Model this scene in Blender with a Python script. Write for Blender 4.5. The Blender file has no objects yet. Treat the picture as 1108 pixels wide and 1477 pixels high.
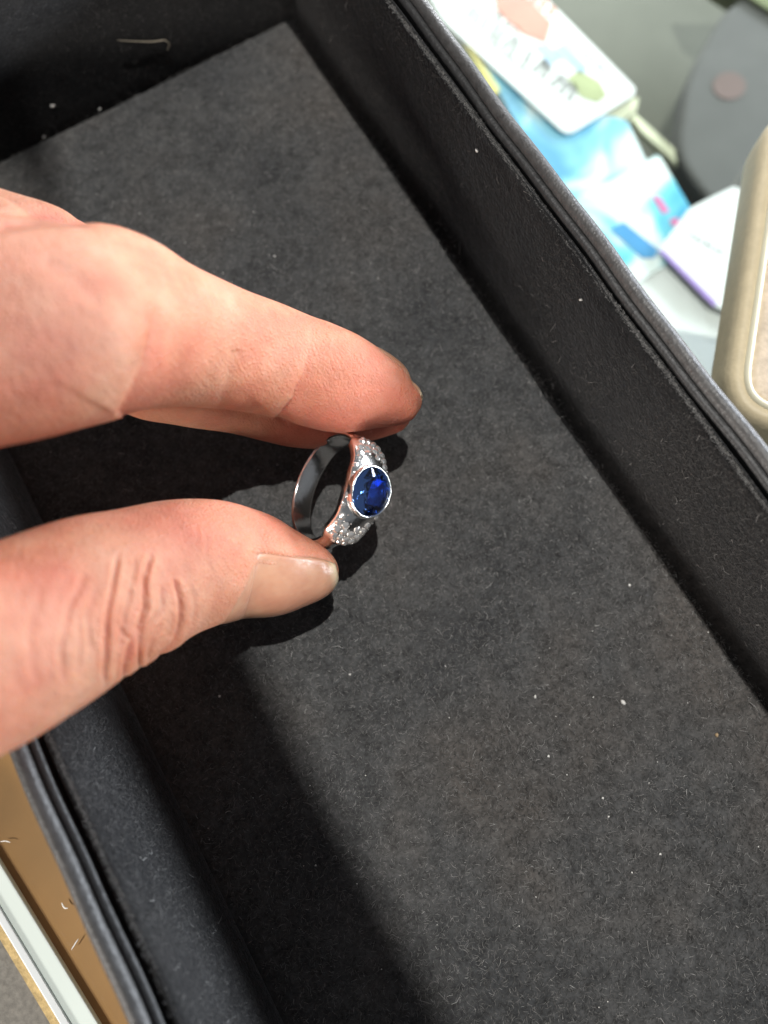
import bpy, bmesh, math, random
import numpy as np
from mathutils import Matrix, Vector

random.seed(7)
rng = np.random.default_rng(7)
SC = bpy.context.scene
COL = SC.collection
MM = 0.001

# ------------------------------------------------------------------ camera
# world frame = the tray: x across, y along towards the back wall, z up; lengths below in mm
CW, CH, CF, CD = 1108.0, 1477.0, 1110.0, 155.0
def rot(rx, ry, rz):
    return (Matrix.Rotation(rz, 3, 'Z') @ Matrix.Rotation(rx, 3, 'X') @ Matrix.Rotation(ry, 3, 'Y'))
RC = rot(.254, .033, -.537)
RN = np.array(RC)
CPOS = np.array([0, 0, CD])
cam = bpy.data.cameras.new('camera')
cam.sensor_fit = 'VERTICAL'; cam.sensor_height = 36; cam.lens = CF / CH * 36
cam.clip_start = .002; cam.clip_end = 60
camo = bpy.data.objects.new('camera', cam); COL.objects.link(camo)
camo.matrix_world = Matrix.Translation((0, 0, CD * MM)) @ RC.to_4x4()
cam.dof.use_dof = True; cam.dof.focus_distance = .139; cam.dof.aperture_fstop = 9.0
SC.camera = camo

# ------------------------------------------------------------------ world, lamps, exposure
w = bpy.data.worlds.new('World'); SC.world = w; w.use_nodes = True
w.node_tree.nodes['Background'].inputs[0].default_value = (.62, .66, .72, 1)
w.node_tree.nodes['Background'].inputs[1].default_value = .21

def area(name, loc, target, size, power, color, sy=None, shape=None):
    l = bpy.data.lights.new(name, 'AREA'); l.energy = power; l.color = color; l.size = size
    l.shape = shape or ('RECTANGLE' if sy else 'DISK')
    if sy: l.size_y = sy
    o = bpy.data.objects.new(name, l); COL.objects.link(o)
    o.location = loc
    d = Vector(target) - Vector(loc)
    o.rotation_euler = d.to_track_quat('-Z', 'Y').to_euler()
    return o
def spot(name, loc, target, power, color, cone, blend, radius):
    l = bpy.data.lights.new(name, 'SPOT'); l.energy = power; l.color = color; l.spot_size = math.radians(cone); l.spot_blend = blend; l.shadow_soft_size = radius
    o = bpy.data.objects.new(name, l); COL.objects.link(o); o.location = loc
    o.rotation_euler = (Vector(target) - Vector(loc)).to_track_quat('-Z', 'Y').to_euler()
    return o
# overhead key spot, beam edge shaped to draw the shadow strip at left
spot('shaped_spot', (.26, .09, 1.4), (0.8737, 0.0064, 0), 77, (1, .975, .94), 70, .003, .0044)
# added second spot, brightens the counter edge; beam ends on the left rim
spot('shaped_spot', (-.25, -.01, 2.0), (-.25 + 2 * math.tan(math.radians(5.7 - 20)), -.01, 0), 115, (1, .96, .90), 40, .006, .004)
# added third spot, fills the dark back left corner of the tray
spot('shaped_spot', (-.11, .13, 2.0), (-.097, .137, 0), 125, (1, .965, .91), 4.9, .08, .007)
area('hand_fill_left', (-.95, -.40, .315), (0, .03, .045), 1.0, 17, (1, .94, .88), .10)  # added low fill for the side of the hand the key beam misses
area('shop_window_right', (.95, -.10, .205), (-.05, .03, .02), 1.1, 26, (.86, .92, 1.0), .11)
area('card_fill_lamp', (.30, .36, -.012), (.13, .13, -.085), .05, 1.9, (.96, .98, 1.0), .30)  # added under the glass to brighten the cards

SC.view_settings.view_transform = 'Standard'; SC.view_settings.look = 'None'
SC.view_settings.gamma = 1; SC.view_settings.exposure = 0
SC.view_settings.use_curve_mapping = False
SC.render.engine = 'CYCLES'
SC.cycles.use_denoising = True
SC.cycles.max_bounces = 8; SC.cycles.diffuse_bounces = 3; SC.cycles.glossy_bounces = 4; SC.cycles.transmission_bounces = 8; SC.cycles.transparent_max_bounces = 12
SC.cycles.sample_clamp_indirect = 6

# ------------------------------------------------------------------ helpers
def U(px, py, z):            # point seen at photograph pixel, at height z (mm)
    d = RN @ np.array([(px - CW / 2) / CF, -(py - CH / 2) / CF, -1.0])
    return CPOS + d * ((z - CD) / d[2])
def px_of(P):                # Nx3 mm -> pixel
    c = (np.asarray(P) - CPOS) @ RN
    return np.stack([CW / 2 + CF * c[:, 0] / -c[:, 2], CH / 2 - CF * c[:, 1] / -c[:, 2]], 1), -c[:, 2]

def tag(o, label=None, cat=None, group=None, kind=None):
    if label: o['label'] = label
    if cat: o['category'] = cat
    if group: o['group'] = group
    if kind: o['kind'] = kind
    return o
def empty(name, loc=(0, 0, 0)):
    o = bpy.data.objects.new(name, None); o.empty_display_size = .005
    COL.objects.link(o); o.location = Vector(loc) * MM
    return o
def mesh_obj(name, verts, faces, mat, parent=None, smooth=True, mm=True, origin=None):
    """verts in mm, world frame unless parented (then parent-local)"""
    v = np.asarray(verts, float)
    me = bpy.data.meshes.new(name)
    off = np.zeros(3)
    if parent is not None and parent.type == 'EMPTY' and parent.get('world_parts'):
        off = np.array(parent.location) / MM
    if origin is not None: off = np.asarray(origin, float)
    me.from_pydata(((v - off) * MM).tolist(), [], [list(f) for f in faces])
    me.update()
    if smooth: me.polygons.foreach_set('use_smooth', [True] * len(me.polygons))
    if mat: me.materials.append(mat)
    o = bpy.data.objects.new(name, me); COL.objects.link(o)
    if parent: o.parent = parent
    elif origin is not None: o.location = Vector(origin) * MM
    return o
def fix_normals(o):
    bm = bmesh.new(); bm.from_mesh(o.data); bmesh.ops.recalc_face_normals(bm, faces=bm.faces[:]); bm.to_mesh(o.data); bm.free()
    return o
def grid_faces(nu, nv, close_u=False, close_v=False, base=0):
    F = []
    for i in range(nu if close_u else nu - 1):
        for j in range(nv if close_v else nv - 1):
            a = i * nv + j; b = ((i + 1) % nu) * nv + j
            c = ((i + 1) % nu) * nv + (j + 1) % nv; d = i * nv + (j + 1) % nv
            F.append((base + a, base + b, base + c, base + d))
    return F

class NT:
    def __init__(s, name):
        s.m = bpy.data.materials.new(name); s.m.use_nodes = True
        s.t = s.m.node_tree; s.n = s.t.nodes; s.n.clear()
        s.out = s.n.new('ShaderNodeOutputMaterial')
    def node(s, typ, **kw):
        x = s.n.new(typ)
        for k, v in kw.items():
            if k in x.inputs.keys(): x.inputs[k].default_value = v
            else: setattr(x, k, v)
        return x
    def link(s, a, b): s.t.links.new(a, b)
    def bsdf(s, col=(.5, .5, .5), rough=.5, **kw):
        b = s.n.new('ShaderNodeBsdfPrincipled')
        b.inputs['Base Color'].default_value = (*col, 1); b.inputs['Roughness'].default_value = rough
        for k, v in kw.items():
            b.inputs[k.replace('_', ' ')].default_value = v
        s.link(b.outputs[0], s.out.inputs[0]); s.b = b
        return b
    def coords(s):
        return s.node('ShaderNodeTexCoord').outputs['Object']
    def noise(s, scale, detail=4, rough=.55, vec=None):
        x = s.node('ShaderNodeTexNoise'); x.inputs['Scale'].default_value = scale
        x.inputs['Detail'].default_value = detail; x.inputs['Roughness'].default_value = rough
        s.link(vec or s.coords(), x.inputs['Vector']); return x
    def ramp(s, fac, stops):
        r = s.node('ShaderNodeValToRGB'); e = r.color_ramp.elements
        while len(e) < len(stops): e.new(.5)
        for k, (p, c) in enumerate(stops):
            e[k].position = p; e[k].color = (*c, 1) if len(c) == 3 else c
        s.link(fac, r.inputs[0]); return r
    def mix(s, fac, a, b, mode='MIX'):
        m = s.node('ShaderNodeMix', data_type='RGBA', blend_type=mode)
        for sock, v in ((m.inputs[0], fac), (m.inputs[6], a), (m.inputs[7], b)):
            if hasattr(v, 'links'): s.link(v, sock)
            else: sock.default_value = v if not isinstance(v, tuple) else (*v, 1) if len(v) == 3 else v
        return m.outputs[2]
    def bump(s, height, strength, dist, normal=None):
        b = s.node('ShaderNodeBump'); b.inputs['Strength'].default_value = strength
        b.inputs['Distance'].default_value = dist
        s.link(height, b.inputs['Height'])
        if normal: s.link(normal, b.inputs['Normal'])
        return b.outputs[0]

# ------------------------------------------------------------------ materials
def suede(name, lo, hi, warm):
    t = NT(name); b = t.bsdf((.03, .03, .03), 1.0, Specular_IOR_Level=.05)
    b.inputs['Sheen Weight'].default_value = .35; b.inputs['Sheen Roughness'].default_value = .45
    b.inputs['Sheen Tint'].default_value = (.75, .77, .8, 1)
    n1 = t.noise(1500, 3, .65); n2 = t.noise(420, 3, .6); n3 = t.noise(24, 5, .6)
    f = t.mix(.5, n1.outputs['Color'], n2.outputs['Color'])
    r = t.ramp(f, [(.36, lo), (.64, hi)])
    r3 = t.ramp(n3.outputs[0], [(.34, (.62, .64, .67)), (.5, (1, 1, 1)), (.66, warm)])
    c = t.mix(1.0, r.outputs[0], r3.outputs[0], 'MULTIPLY')
    t.link(c, b.inputs['Base Color'])
    t.link(t.bump(n1.outputs[0], .6, .0004, t.bump(n2.outputs[0], .5, .0006)), b.inputs['Normal'])
    return t.m
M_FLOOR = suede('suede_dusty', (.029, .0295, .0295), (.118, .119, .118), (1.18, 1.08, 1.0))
M_WALL = suede('suede_side_shaded', (.006, .006, .006), (.022, .0216, .0213), (1.1, 1.04, 1.0))  # darkened copy of the suede, the walls' shade is put into the colour

t = NT('nap_fibres'); b = t.bsdf((.08, .08, .08), .8, Specular_IOR_Level=.2)
at = t.node('ShaderNodeAttribute', attribute_name='tone')
r = t.ramp(at.outputs['Fac'], [(0, (.012, .012, .012)), (.6, (.14, .137, .132)), (.93, (.29, .285, .275)), (1, (.50, .50, .48))])
t.link(r.outputs[0], b.inputs['Base Color']); M_FIBRE = t.m

def leather(name, col, rough, gs, strength, var=.25):
    t = NT(name); b = t.bsdf(col, rough)
    v = t.node('ShaderNodeTexVoronoi'); v.inputs['Scale'].default_value = gs; t.link(t.coords(), v.inputs['Vector'])
    n = t.noise(gs * .35, 4)
    h = t.mix(.45, v.outputs['Distance'], n.outputs['Color'])
    t.link(t.bump(h, strength, .0005), b.inputs['Normal'])
    t.link(t.ramp(n.outputs[0], [(.3, tuple(c * (1 - var) for c in col)), (.7, tuple(c * (1 + var) for c in col))]).outputs[0], b.inputs['Base Color'])
    rr = t.node('ShaderNodeMapRange'); t.link(n.outputs[0], rr.inputs[0])
    rr.inputs[3].default_value = rough - .08; rr.inputs[4].default_value = rough + .12
    t.link(rr.outputs[0], b.inputs['Roughness'])
    return t.m
M_LEATHER = leather('black_leather', (.052, .051, .050), .46, 1900, .28)
M_WELT = leather('welt_leather', (.022, .022, .022), .5, 2200, .25)
M_GROOVE = leather('groove_cloth', (.010, .010, .010), .9, 1500, .5)

# skin
t = NT('skin')
b = t.bsdf((.7, .4, .3), .55, Specular_IOR_Level=.32)
b.inputs['Subsurface Weight'].default_value = .6
b.inputs['Subsurface Radius'].default_value = (.0040, .0013, .0007); b.inputs['Subsurface Scale'].default_value = .8
n1 = t.noise(95, 4, .6); n2 = t.noise(330, 3, .6)
c1 = t.ramp(n1.outputs[0], [(.30, (.48, .175, .105)), (.50, (.535, .235, .142)), (.70, (.57, .295, .19))])
red = t.node('ShaderNodeAttribute', attribute_name='flush')
c2 = t.mix(red.outputs['Fac'], c1.outputs[0], (.58, .165, .115))
c3 = t.mix(.26, c2, t.ramp(n2.outputs[0], [(.35, (.55, .5, .48)), (.65, (1, 1, 1))]).outputs[0], 'MULTIPLY')
t.link(c3, b.inputs['Base Color'])
v = t.node('ShaderNodeTexVoronoi', feature='DISTANCE_TO_EDGE'); v.inputs['Scale'].default_value = 1400; t.link(t.coords(), v.inputs['Vector'])
n3 = t.noise(700, 4, .6)
mp = t.node('ShaderNodeMapping', vector_type='POINT'); mp.inputs['Rotation'].default_value = RC.transposed().to_euler(); mp.inputs['Scale'].default_value = (1, .22, .22)
t.link(t.coords(), mp.inputs[0])
n4 = t.noise(1500, 5, .65, mp.outputs[0])
t.link(t.bump(n4.outputs[0], .55, .0004, t.bump(n3.outputs[0], .35, .00035, t.bump(v.outputs['Distance'], .7, .0003))), b.inputs['Normal'])
M_SKIN = t.m
t = NT('fingernail'); b = t.bsdf((.74, .47, .36), .28)
b.inputs['Subsurface Weight'].default_value = .3; b.inputs['Subsurface Radius'].default_value = (.002, .001, .0006); b.inputs['Subsurface Scale'].default_value = .5
ed = t.node('ShaderNodeAttribute', attribute_name='edge')
n = t.noise(160, 3)
c = t.mix(t.ramp(ed.outputs['Fac'], [(.80, (0, 0, 0)), (.93, (1, 1, 1))]).outputs[0],
          t.ramp(n.outputs[0], [(.35, (.37, .175, .11)), (.65, (.46, .26, .165))]).outputs[0], (.62, .50, .34))
t.link(c, b.inputs['Base Color'])
mp = t.node('ShaderNodeMapping'); mp.inputs['Rotation'].default_value = RC.transposed().to_euler(); mp.inputs['Scale'].default_value = (.08, 1, 1)
t.link(t.coords(), mp.inputs[0])
t.link(t.bump(t.noise(1300, 3, .6, mp.outputs[0]).outputs[0], .35, .0003), b.inputs['Normal'])
M_NAIL = t.m

# metal & stones
t = NT('white_gold'); b = t.bsdf((.96, .94, .91), .17, Metallic=1.0)
n = t.noise(1600, 4, .7); n2 = t.noise(500, 2)
t.link(t.bump(n.outputs[0], .10, .0002, t.bump(n2.outputs[0], .12, .0004)), b.inputs['Normal']); M_GOLD = t.m
t = NT('sapphire')
b = t.bsdf((.16, .36, .97), 0.0, IOR=1.77); b.inputs['Transmission Weight'].default_value = 1
M_SAPPH = t.m
t = NT('diamond'); b = t.bsdf((.95, .93, .90), .10, Metallic=.85, IOR=2.4); M_DIAM = t.m

def plain(name, col, rough=.6, var=.12, scale=60, bump=0, **kw):
    t = NT(name); b = t.bsdf(col, rough, **kw)
    n = t.noise(scale, 4)
    t.link(t.ramp(n.outputs[0], [(.3, tuple(c * (1 - var) for c in col)), (.7, tuple(min(1, c * (1 + var)) for c in col))]).outputs[0], b.inputs['Base Color'])
    if bump: t.link(t.bump(n.outputs[0], bump, .0004), b.inputs['Normal'])
    return t.m

# ================================================================== SETTING
XL, XR, YF, YB = -46.8, 62.6, -105.0, 159.7
WH, WO = 36.0, 1.4
GZ = -3.0                                       # top of the glass counter
M_SHELF = plain('shelf_cloth', (.105, .105, .085), .8, .2, 14, .2)
v = [(-420, -320, -122), (520, -320, -122), (520, 620, -122), (-420, 620, -122)]
o = mesh_obj('shelf', [(-420, -320, -122), (520, -320, -122), (520, 620, -122), (-420, 620, -122)], [(0, 1, 2, 3)], M_SHELF, smooth=False)
tag(o, kind='structure')

def slab(name, pts, z, th, mat, parent=None, bevel=0, origin=True, seg=2):
    """flat slab from a list of xy (mm), top at z"""
    P = [np.array(p[:2], float) for p in pts]
    area2 = sum(P[i][0] * P[(i + 1) % len(P)][1] - P[(i + 1) % len(P)][0] * P[i][1] for i in range(len(P)))
    if area2 < 0: P = P[::-1]
    n = len(P)
    c = np.mean(P, axis=0)
    V = [(p[0], p[1], z) for p in P] + [(p[0], p[1], z - th) for p in P]
    F = [tuple(range(n)), tuple(range(2 * n - 1, n - 1, -1))] + [(i, i + n, (i + 1) % n + n, (i + 1) % n) for i in range(n)]
    o = mesh_obj(name, V, F, mat, parent, smooth=False, origin=None if parent else (c[0], c[1], z - th))
    if bevel:
        bm = bmesh.new(); bm.from_mesh(o.data)
        bmesh.ops.bevel(bm, geom=bm.edges[:], offset=bevel * MM, segments=seg, profile=.6, affect='EDGES')
        bm.to_mesh(o.data); bm.free()
    return o
def pxs(pts, z): return [U(x, y, z)[:2] for x, y in pts]
def rounded(pts, r, n=5):
    out = []
    P = [np.array(p, float) for p in pts]
    for i in range(len(P)):
        a, b_, c = P[i - 1], P[i], P[(i + 1) % len(P)]
        u = (a - b_) / np.linalg.norm(a - b_); w_ = (c - b_) / np.linalg.norm(c - b_)
        p0, p1 = b_ + u * r, b_ + w_ * r
        for k in range(n + 1):
            s = k / n
            out.append((1 - s) ** 2 * p0 + 2 * s * (1 - s) * b_ + s * s * p1)
    return out

# glass counter top: clear pane, fresnel reflection
t = NT('counter_glass')
fr = t.node('ShaderNodeFresnel', IOR=1.45)
gm = t.node('ShaderNodeNewGeometry'); mr = t.node('ShaderNodeMapRange'); t.link(gm.outputs['Backfacing'], mr.inputs[0])
mr.inputs[3].default_value = 1.45; mr.inputs[4].default_value = 1 / 1.45; t.link(mr.outputs[0], fr.inputs[0])
tr = t.node('ShaderNodeBsdfTransparent'); tr.inputs[0].default_value = (.95, .975, .955, 1)
gl = t.node('ShaderNodeBsdfGlossy'); gl.inputs['Roughness'].default_value = .03
ms = t.node('ShaderNodeMixShader'); t.link(fr.outputs[0], ms.inputs[0]); t.link(tr.outputs[0], ms.inputs[1]); t.link(gl.outputs[0], ms.inputs[2])
t.link(ms.outputs[0], t.out.inputs[0]); M_GLASS = t.m
e0, e1 = U(0, 1240, GZ)[:2], U(150, 1485, GZ)[:2]     # inner edge line of the pale metal trim
du = (e1 - e0) / np.linalg.norm(e1 - e0); dn = np.array([-du[1], du[0]])
if dn @ (np.array([0, 0]) - e0) < 0: dn = -dn           # towards the tray
A0, A1 = e0 - du * 300, e1 + du * 260
o = slab('glass_counter_top', [A0 + dn * .3, A1 + dn * .3, A1 + dn * 420, A0 + dn * 560], GZ, 2.4, M_GLASS)
tag(o, 'clear glass counter top under the black tray with cards showing through', 'glass top')

# ------------------------------------------------------------------ display tray
tray = empty('jewellery_tray', (0, 0, -2.6)); tray['world_parts'] = 1
tag(tray, 'open black jewellery tray lined with dusty black suede and rimmed in leather', 'tray')
# floor panel
nx, ny = 56, 130
gx = np.linspace(XL - .3, XR + .3, nx); gy = np.linspace(YF - .3, YB + .3, ny)
X, Y = np.meshgrid(gx, gy, indexing='ij')
edge = np.minimum.reduce([X - XL, XR - X, Y - YF, YB - Y])
Z = .35 * (1 - np.exp(-np.clip(edge, 0, None) / 1.6)) - .5 * np.exp(-np.clip(edge, 0, None) / .8) + .10 * np.sin(X * .11) * np.sin(Y * .07)
mesh_obj('floor_panel', np.stack([X, Y, Z], -1).reshape(-1, 3), grid_faces(nx, ny), M_FLOOR, tray)
# wall linings: rolled at the top
prof = [(0.3, -1.2), (0.0, 0.4), (.05, 6), (.35, 14), (.75, 24), (1.1, 32), (1.22, 35.0), (1.45, 35.9), (1.85, 36.25), (2.3, 36.0), (2.55, 35.2), (2.6, 33.0)]
# densify
pd = []
for (a, b_), (c, d) in zip(prof[:-1], prof[1:]):
    k = max(1, int(math.hypot(c - a, d - b_) / 2.2))
    for i in range(k): pd.append((a + (c - a) * i / k, b_ + (d - b_) * i / k))
pd.append(prof[-1])
def dense(pf):
    q_ = []
    for (a, b_), (c, d) in zip(pf[:-1], pf[1:]):
        k = max(1, int(math.hypot(c - a, d - b_) / 2.2))
        for i in range(k): q_.append((a + (c - a) * i / k, b_ + (d - b_) * i / k))
    return q_ + [pf[-1]]
cove = dense([(-3.4, .25), (-2.6, .5), (-1.6, .8), (-.7, 1.5), (-.25, 2.8), (.0, 5)] + prof[2:])
def side(name, mat, profile, p, q, nout, parent, step=2.2, wob=0.0, seed=0):
    p, q, nout = np.array(p, float), np.array(q, float), np.array(nout, float)
    L = np.linalg.norm(q - p); dr = (q - p) / L; n = int(L / step) + 2
    r2 = np.random.default_rng(seed)
    ph = r2.uniform(0, 6.28, 5); V = []
    for i in range(n):
        s = i / (n - 1)
        for (o_, z) in profile:
            a = p + dr * (L * s) + nout * o_
            a = a + dr * (o_ * (2 * s - 1))               # mitre
            k = wob * (math.sin(L * s * .05 + ph[0]) * .5 + math.sin(L * s * .13 + ph[1]) * .3 + math.sin(L * s * .31 + z * .08 + ph[2]) * .2)
            kz = wob * .35 * math.sin(L * s * .09 + ph[3])
            e = min(s, 1 - s) * L; k *= min(1, e / 8); kz *= min(1, e / 8)
            wz = max(0, min(1, z / 30))
            V.append((a[0] + nout[0] * k * wz, a[1] + nout[1] * k * wz, z + kz * wz))
    o = mesh_obj(name, V, grid_faces(n, len(profile)), mat, parent)
    return fix_normals(o)
cs = [(XL, YF), (XR, YF), (XR, YB), (XL, YB)]
ns = [(0, -1), (1, 0), (0, 1), (-1, 0)]
for i in range(4):
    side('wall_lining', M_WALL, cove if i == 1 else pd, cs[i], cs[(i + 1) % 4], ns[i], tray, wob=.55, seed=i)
groove = [(2.45, 33.6), (2.6, 34.7), (2.9, 35.0), (3.2, 35.0), (3.6, 34.4)]
welt = [(3.3, 34.0), (3.35, 35.6), (3.5, 36.2), (3.9, 36.45), (4.5, 36.5), (4.85, 36.3), (4.95, 35.6)]
rim = [(4.8, 34.8), (4.85, 36.0), (5.0, 36.7), (5.35, 37.2), (5.9, 37.5), (6.5, 37.5), (7.1, 37.2), (7.65, 36.6), (8.05, 35.7), (8.25, 34.4), (8.3, 32.4)]
shell = [(8.2, 33.0), (8.25, 31.0), (8.3, 20), (8.2, 8), (8.1, 0.0), (7.8, -1.6), (7.0, -2.2), (3, -2.4)]
for i in range(4):
    side('seam_groove', M_GROOVE, groove, cs[i], cs[(i + 1) % 4], ns[i], tray, seed=i + 10)
    side('welt', M_WELT, welt, cs[i], cs[(i + 1) % 4], ns[i], tray, wob=.45, seed=i)
    side('leather_rim', M_LEATHER, rim, cs[i], cs[(i + 1) % 4], ns[i], tray, wob=.45, seed=i)
    side('outer_panel', M_LEATHER, shell, cs[i], cs[(i + 1) % 4], ns[i], tray, wob=.3, seed=i)
mesh_obj('base_board', [(XL - 4, YF - 4, -2.5), (XR + 4, YF - 4, -2.5), (XR + 4, YB + 4, -2.5), (XL - 4, YB + 4, -2.5),
                        (XL - 4, YF - 4, -1.2), (XR + 4, YF - 4, -1.2), (XR + 4, YB + 4, -1.2), (XL - 4, YB + 4, -1.2)],
         [(0, 3, 2, 1), (4, 5, 6, 7), (0, 1, 5, 4), (1, 2, 6, 5), (2, 3, 7, 6), (3, 0, 4, 7)], M_GROOVE, tray, smooth=False)

# nap: many fine short fibres
def fibres(name, base, nrm, n_, lmin, lmax, wid, tone, curl=.5, lift=.35, parent=tray, mat=None):
    """base Nx3 mm, nrm Nx3"""
    N = len(base)
    a = rng.uniform(0, 2 * np.pi, N)
    ref = np.where(np.abs(nrm[:, 2:3]) > .7, np.array([[1., 0, 0]]), np.array([[0, 0, 1.]]))
    e1 = np.cross(nrm, ref); e1 /= np.linalg.norm(e1, axis=1, keepdims=True); e2 = np.cross(nrm, e1)
    L = rng.uniform(lmin, lmax, N)[:, None]
    d0 = np.cos(a)[:, None] * e1 + np.sin(a)[:, None] * e2
    a2 = a + rng.normal(0, curl, N); d1 = np.cos(a2)[:, None] * e1 + np.sin(a2)[:, None] * e2
    h0 = rng.uniform(.05, lift, N)[:, None]; h1 = rng.uniform(0.02, lift, N)[:, None]
    p0 = base + nrm * .02; p1 = p0 + d0 * L * .5 + nrm * h0 * L; p2 = p1 + d1 * L * .5 + nrm * (h1 - h0 * .8) * L
    s0 = np.cross(d0, nrm) * wid * .5; s1 = np.cross(d1, nrm) * wid * .5
    V = np.stack([p0 - s0, p0 + s0, p1 + s1, p1 - s1, p2 + s1 * .4, p2 - s1 * .4], 1).reshape(-1, 3)
    off = np.array(parent.location) / MM if parent is not None else 0
    me = bpy.data.meshes.new(name)
    idx = np.arange(N)[:, None] * 6
    F = np.concatenate([idx + np.array([[0, 1, 2, 3]]), idx + np.array([[3, 2, 4, 5]])], 1).reshape(-1)
    me.vertices.add(N * 6); me.vertices.foreach_set('co', ((V - off) * MM).reshape(-1))
    me.loops.add(N * 8); me.loops.foreach_set('vertex_index', F.astype(np.int32))
    me.polygons.add(N * 2); me.polygons.foreach_set('loop_start', np.arange(0, N * 8, 4, dtype=np.int32))
    me.update(calc_edges=True)
    at_ = me.attributes.new('tone', 'FLOAT', 'POINT')
    at_.data.foreach_set('value', np.repeat(tone, 6).astype(np.float32))
    me.materials.append(mat or M_FIBRE)
    o = bpy.data.objects.new(name, me); COL.objects.link(o); o.parent = parent
    tag(o, kind='stuff')
    return o
def up(n_): return np.tile(np.array([[0, 0, 1.]]), (n_, 1))
N = 150000
bx = rng.uniform(XL + 1, XR - .5, N); by = rng.uniform(-80, YB - .5, N)
fibres('nap_fibres', np.stack([bx, by, np.full(N, .36)], 1), up(N), N, .35, 1.15, .07, rng.beta(1.4, 2.2, N))
def wall_pts(n_, sidex, zmin=1, zmax=35.6):
    z = rng.uniform(zmin, zmax, n_); y = rng.uniform(-85, YB - 1, n_)
    off = np.interp(z, [p_[1] for p_ in prof[:8]], [p_[0] for p_ in prof[:8]])
    x = XL - off if sidex < 0 else XR + off
    nr = np.tile(np.array([[-sidex, 0, .05]]), (n_, 1)); nr /= np.linalg.norm(nr, axis=1, keepdims=True)
    return np.stack([x, y, z], 1), nr
for sx in (-1, 1):
    P, nr = wall_pts(60000, sx)
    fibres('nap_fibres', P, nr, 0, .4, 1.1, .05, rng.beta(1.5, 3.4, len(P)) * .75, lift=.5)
    # rolled edge fuzz
    n_ = 12000
    y = rng.uniform(-85, YB - 1, n_); x = (XL - 1.75 if sx < 0 else XR + 1.75) + rng.normal(0, .22, n_)
    fibres('edge_fuzz', np.stack([x, y, np.full(n_, 36.1)], 1), up(n_), 0, .2, .5, .05, rng.beta(2, 2.2, n_), lift=.6)
n_ = 9000
z = rng.uniform(1, 35, n_); x = rng.uniform(XL + 1, XR - 1, n_)
off = np.interp(z, [p_[1] for p_ in prof[:8]], [p_[0] for p_ in prof[:8]])
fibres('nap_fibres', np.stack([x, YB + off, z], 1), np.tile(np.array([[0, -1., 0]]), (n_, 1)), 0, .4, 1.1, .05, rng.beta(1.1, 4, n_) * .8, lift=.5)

# ------------------------------------------------------------------ the hand
def catmull(P, n):
    P = np.asarray(P, float); out = []
    Q = np.vstack([2 * P[0] - P[1], P, 2 * P[-1] - P[-2]])
    for i in range(1, len(Q) - 2):
        for k in range(n):
            s = k / n
            a, b_, c, d = Q[i - 1], Q[i], Q[i + 1], Q[i + 2]
            out.append(.5 * ((2 * b_) + (-a + c) * s + (2 * a - 5 * b_ + 4 * c - d) * s * s + (-a + 3 * b_ - 3 * c + d) * s ** 3))
    out.append(Q[-2]); return np.array(out)
VIEW = RN @ np.array([0, 0, 1.0])               # towards the camera
class Tube:
    """digit: stations (cx, cy, half width, z, thickness ratio, squareness) measured along the finger"""
    def __init__(s, st, sub=6, nphi=40):
        S = catmull(st, sub)
        S[:, 2] = np.maximum(S[:, 2], .6)
        C = np.array([U(a[0], a[1], a[3]) for a in S])
        dep = ((C - CPOS) @ RN)[:, 2] * -1
        s.w = S[:, 2] * dep / CF; s.t = s.w * S[:, 4]; s.sq = S[:, 5]
        T = np.gradient(C, axis=0); T /= np.linalg.norm(T, axis=1, keepdims=True)
        s.e1 = np.cross(T, VIEW); s.e1 /= np.linalg.norm(s.e1, axis=1, keepdims=True)
        up_ = RN @ np.array([0, 1.0, 0])
        s.e1 *= np.sign(s.e1 @ up_)[:, None]
        s.e2 = np.cross(s.e1, T); s.e2 *= np.sign(s.e2 @ VIEW)[:, None]
        s.C = C; s.T = T; s.S = S; s.nphi = nphi
    def at(s, i, phi, off=0.0):                   # i: float station index
        i = min(max(i, 0), len(s.C) - 1.001); k = int(i); f = i - k
        L = lambda A: A[k] * (1 - f) + A[k + 1] * f
        p = L(s.sq); c, d = math.cos(phi), math.sin(phi)
        c = math.copysign(abs(c) ** p, c); d = math.copysign(abs(d) ** p, d)
        v = L(s.e1) * c * (L(s.w) + off) + L(s.e2) * d * (L(s.t) + off)
        return L(s.C) + v
    def mesh(s):
        n = len(s.C); V = []
        for i in range(n):
            for j in range(s.nphi): V.append(s.at(i, 2 * math.pi * j / s.nphi))
        F = grid_faces(n, s.nphi, close_v=True)
        V.append(s.C[0]); V.append(s.C[-1]); a, b_ = len(V) - 2, len(V) - 1
        for j in range(s.nphi):
            F.append((a, (j + 1) % s.nphi, j)); F.append((b_, (n - 1) * s.nphi + j, (n - 1) * s.nphi + (j + 1) % s.nphi))
        return V, F
INDEX = Tube([(609, 580, 4, 22, .9, 1), (601, 580, 19, 22, .9, 1), (580, 579, 37, 22.5, .86, .97), (544, 567, 56, 23.5, .86, .95), (500, 555, 71, 25, .88, .95),
              (455, 540, 77, 27, .9, .95), (424, 530, 77, 29, .9, .95), (368, 513, 82, 33, .92, .95), (305, 496, 91, 38.5, .92, .95),
              (240, 481, 106, 45, .9, .93), (165, 466, 134, 53, .86, .92), (90, 468, 152, 60, .82, .92), (10, 476, 164, 66, .8, .92), (-120, 490, 175, 72, .8, .92), (-260, 520, 185, 77, .85, .92)])
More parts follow.
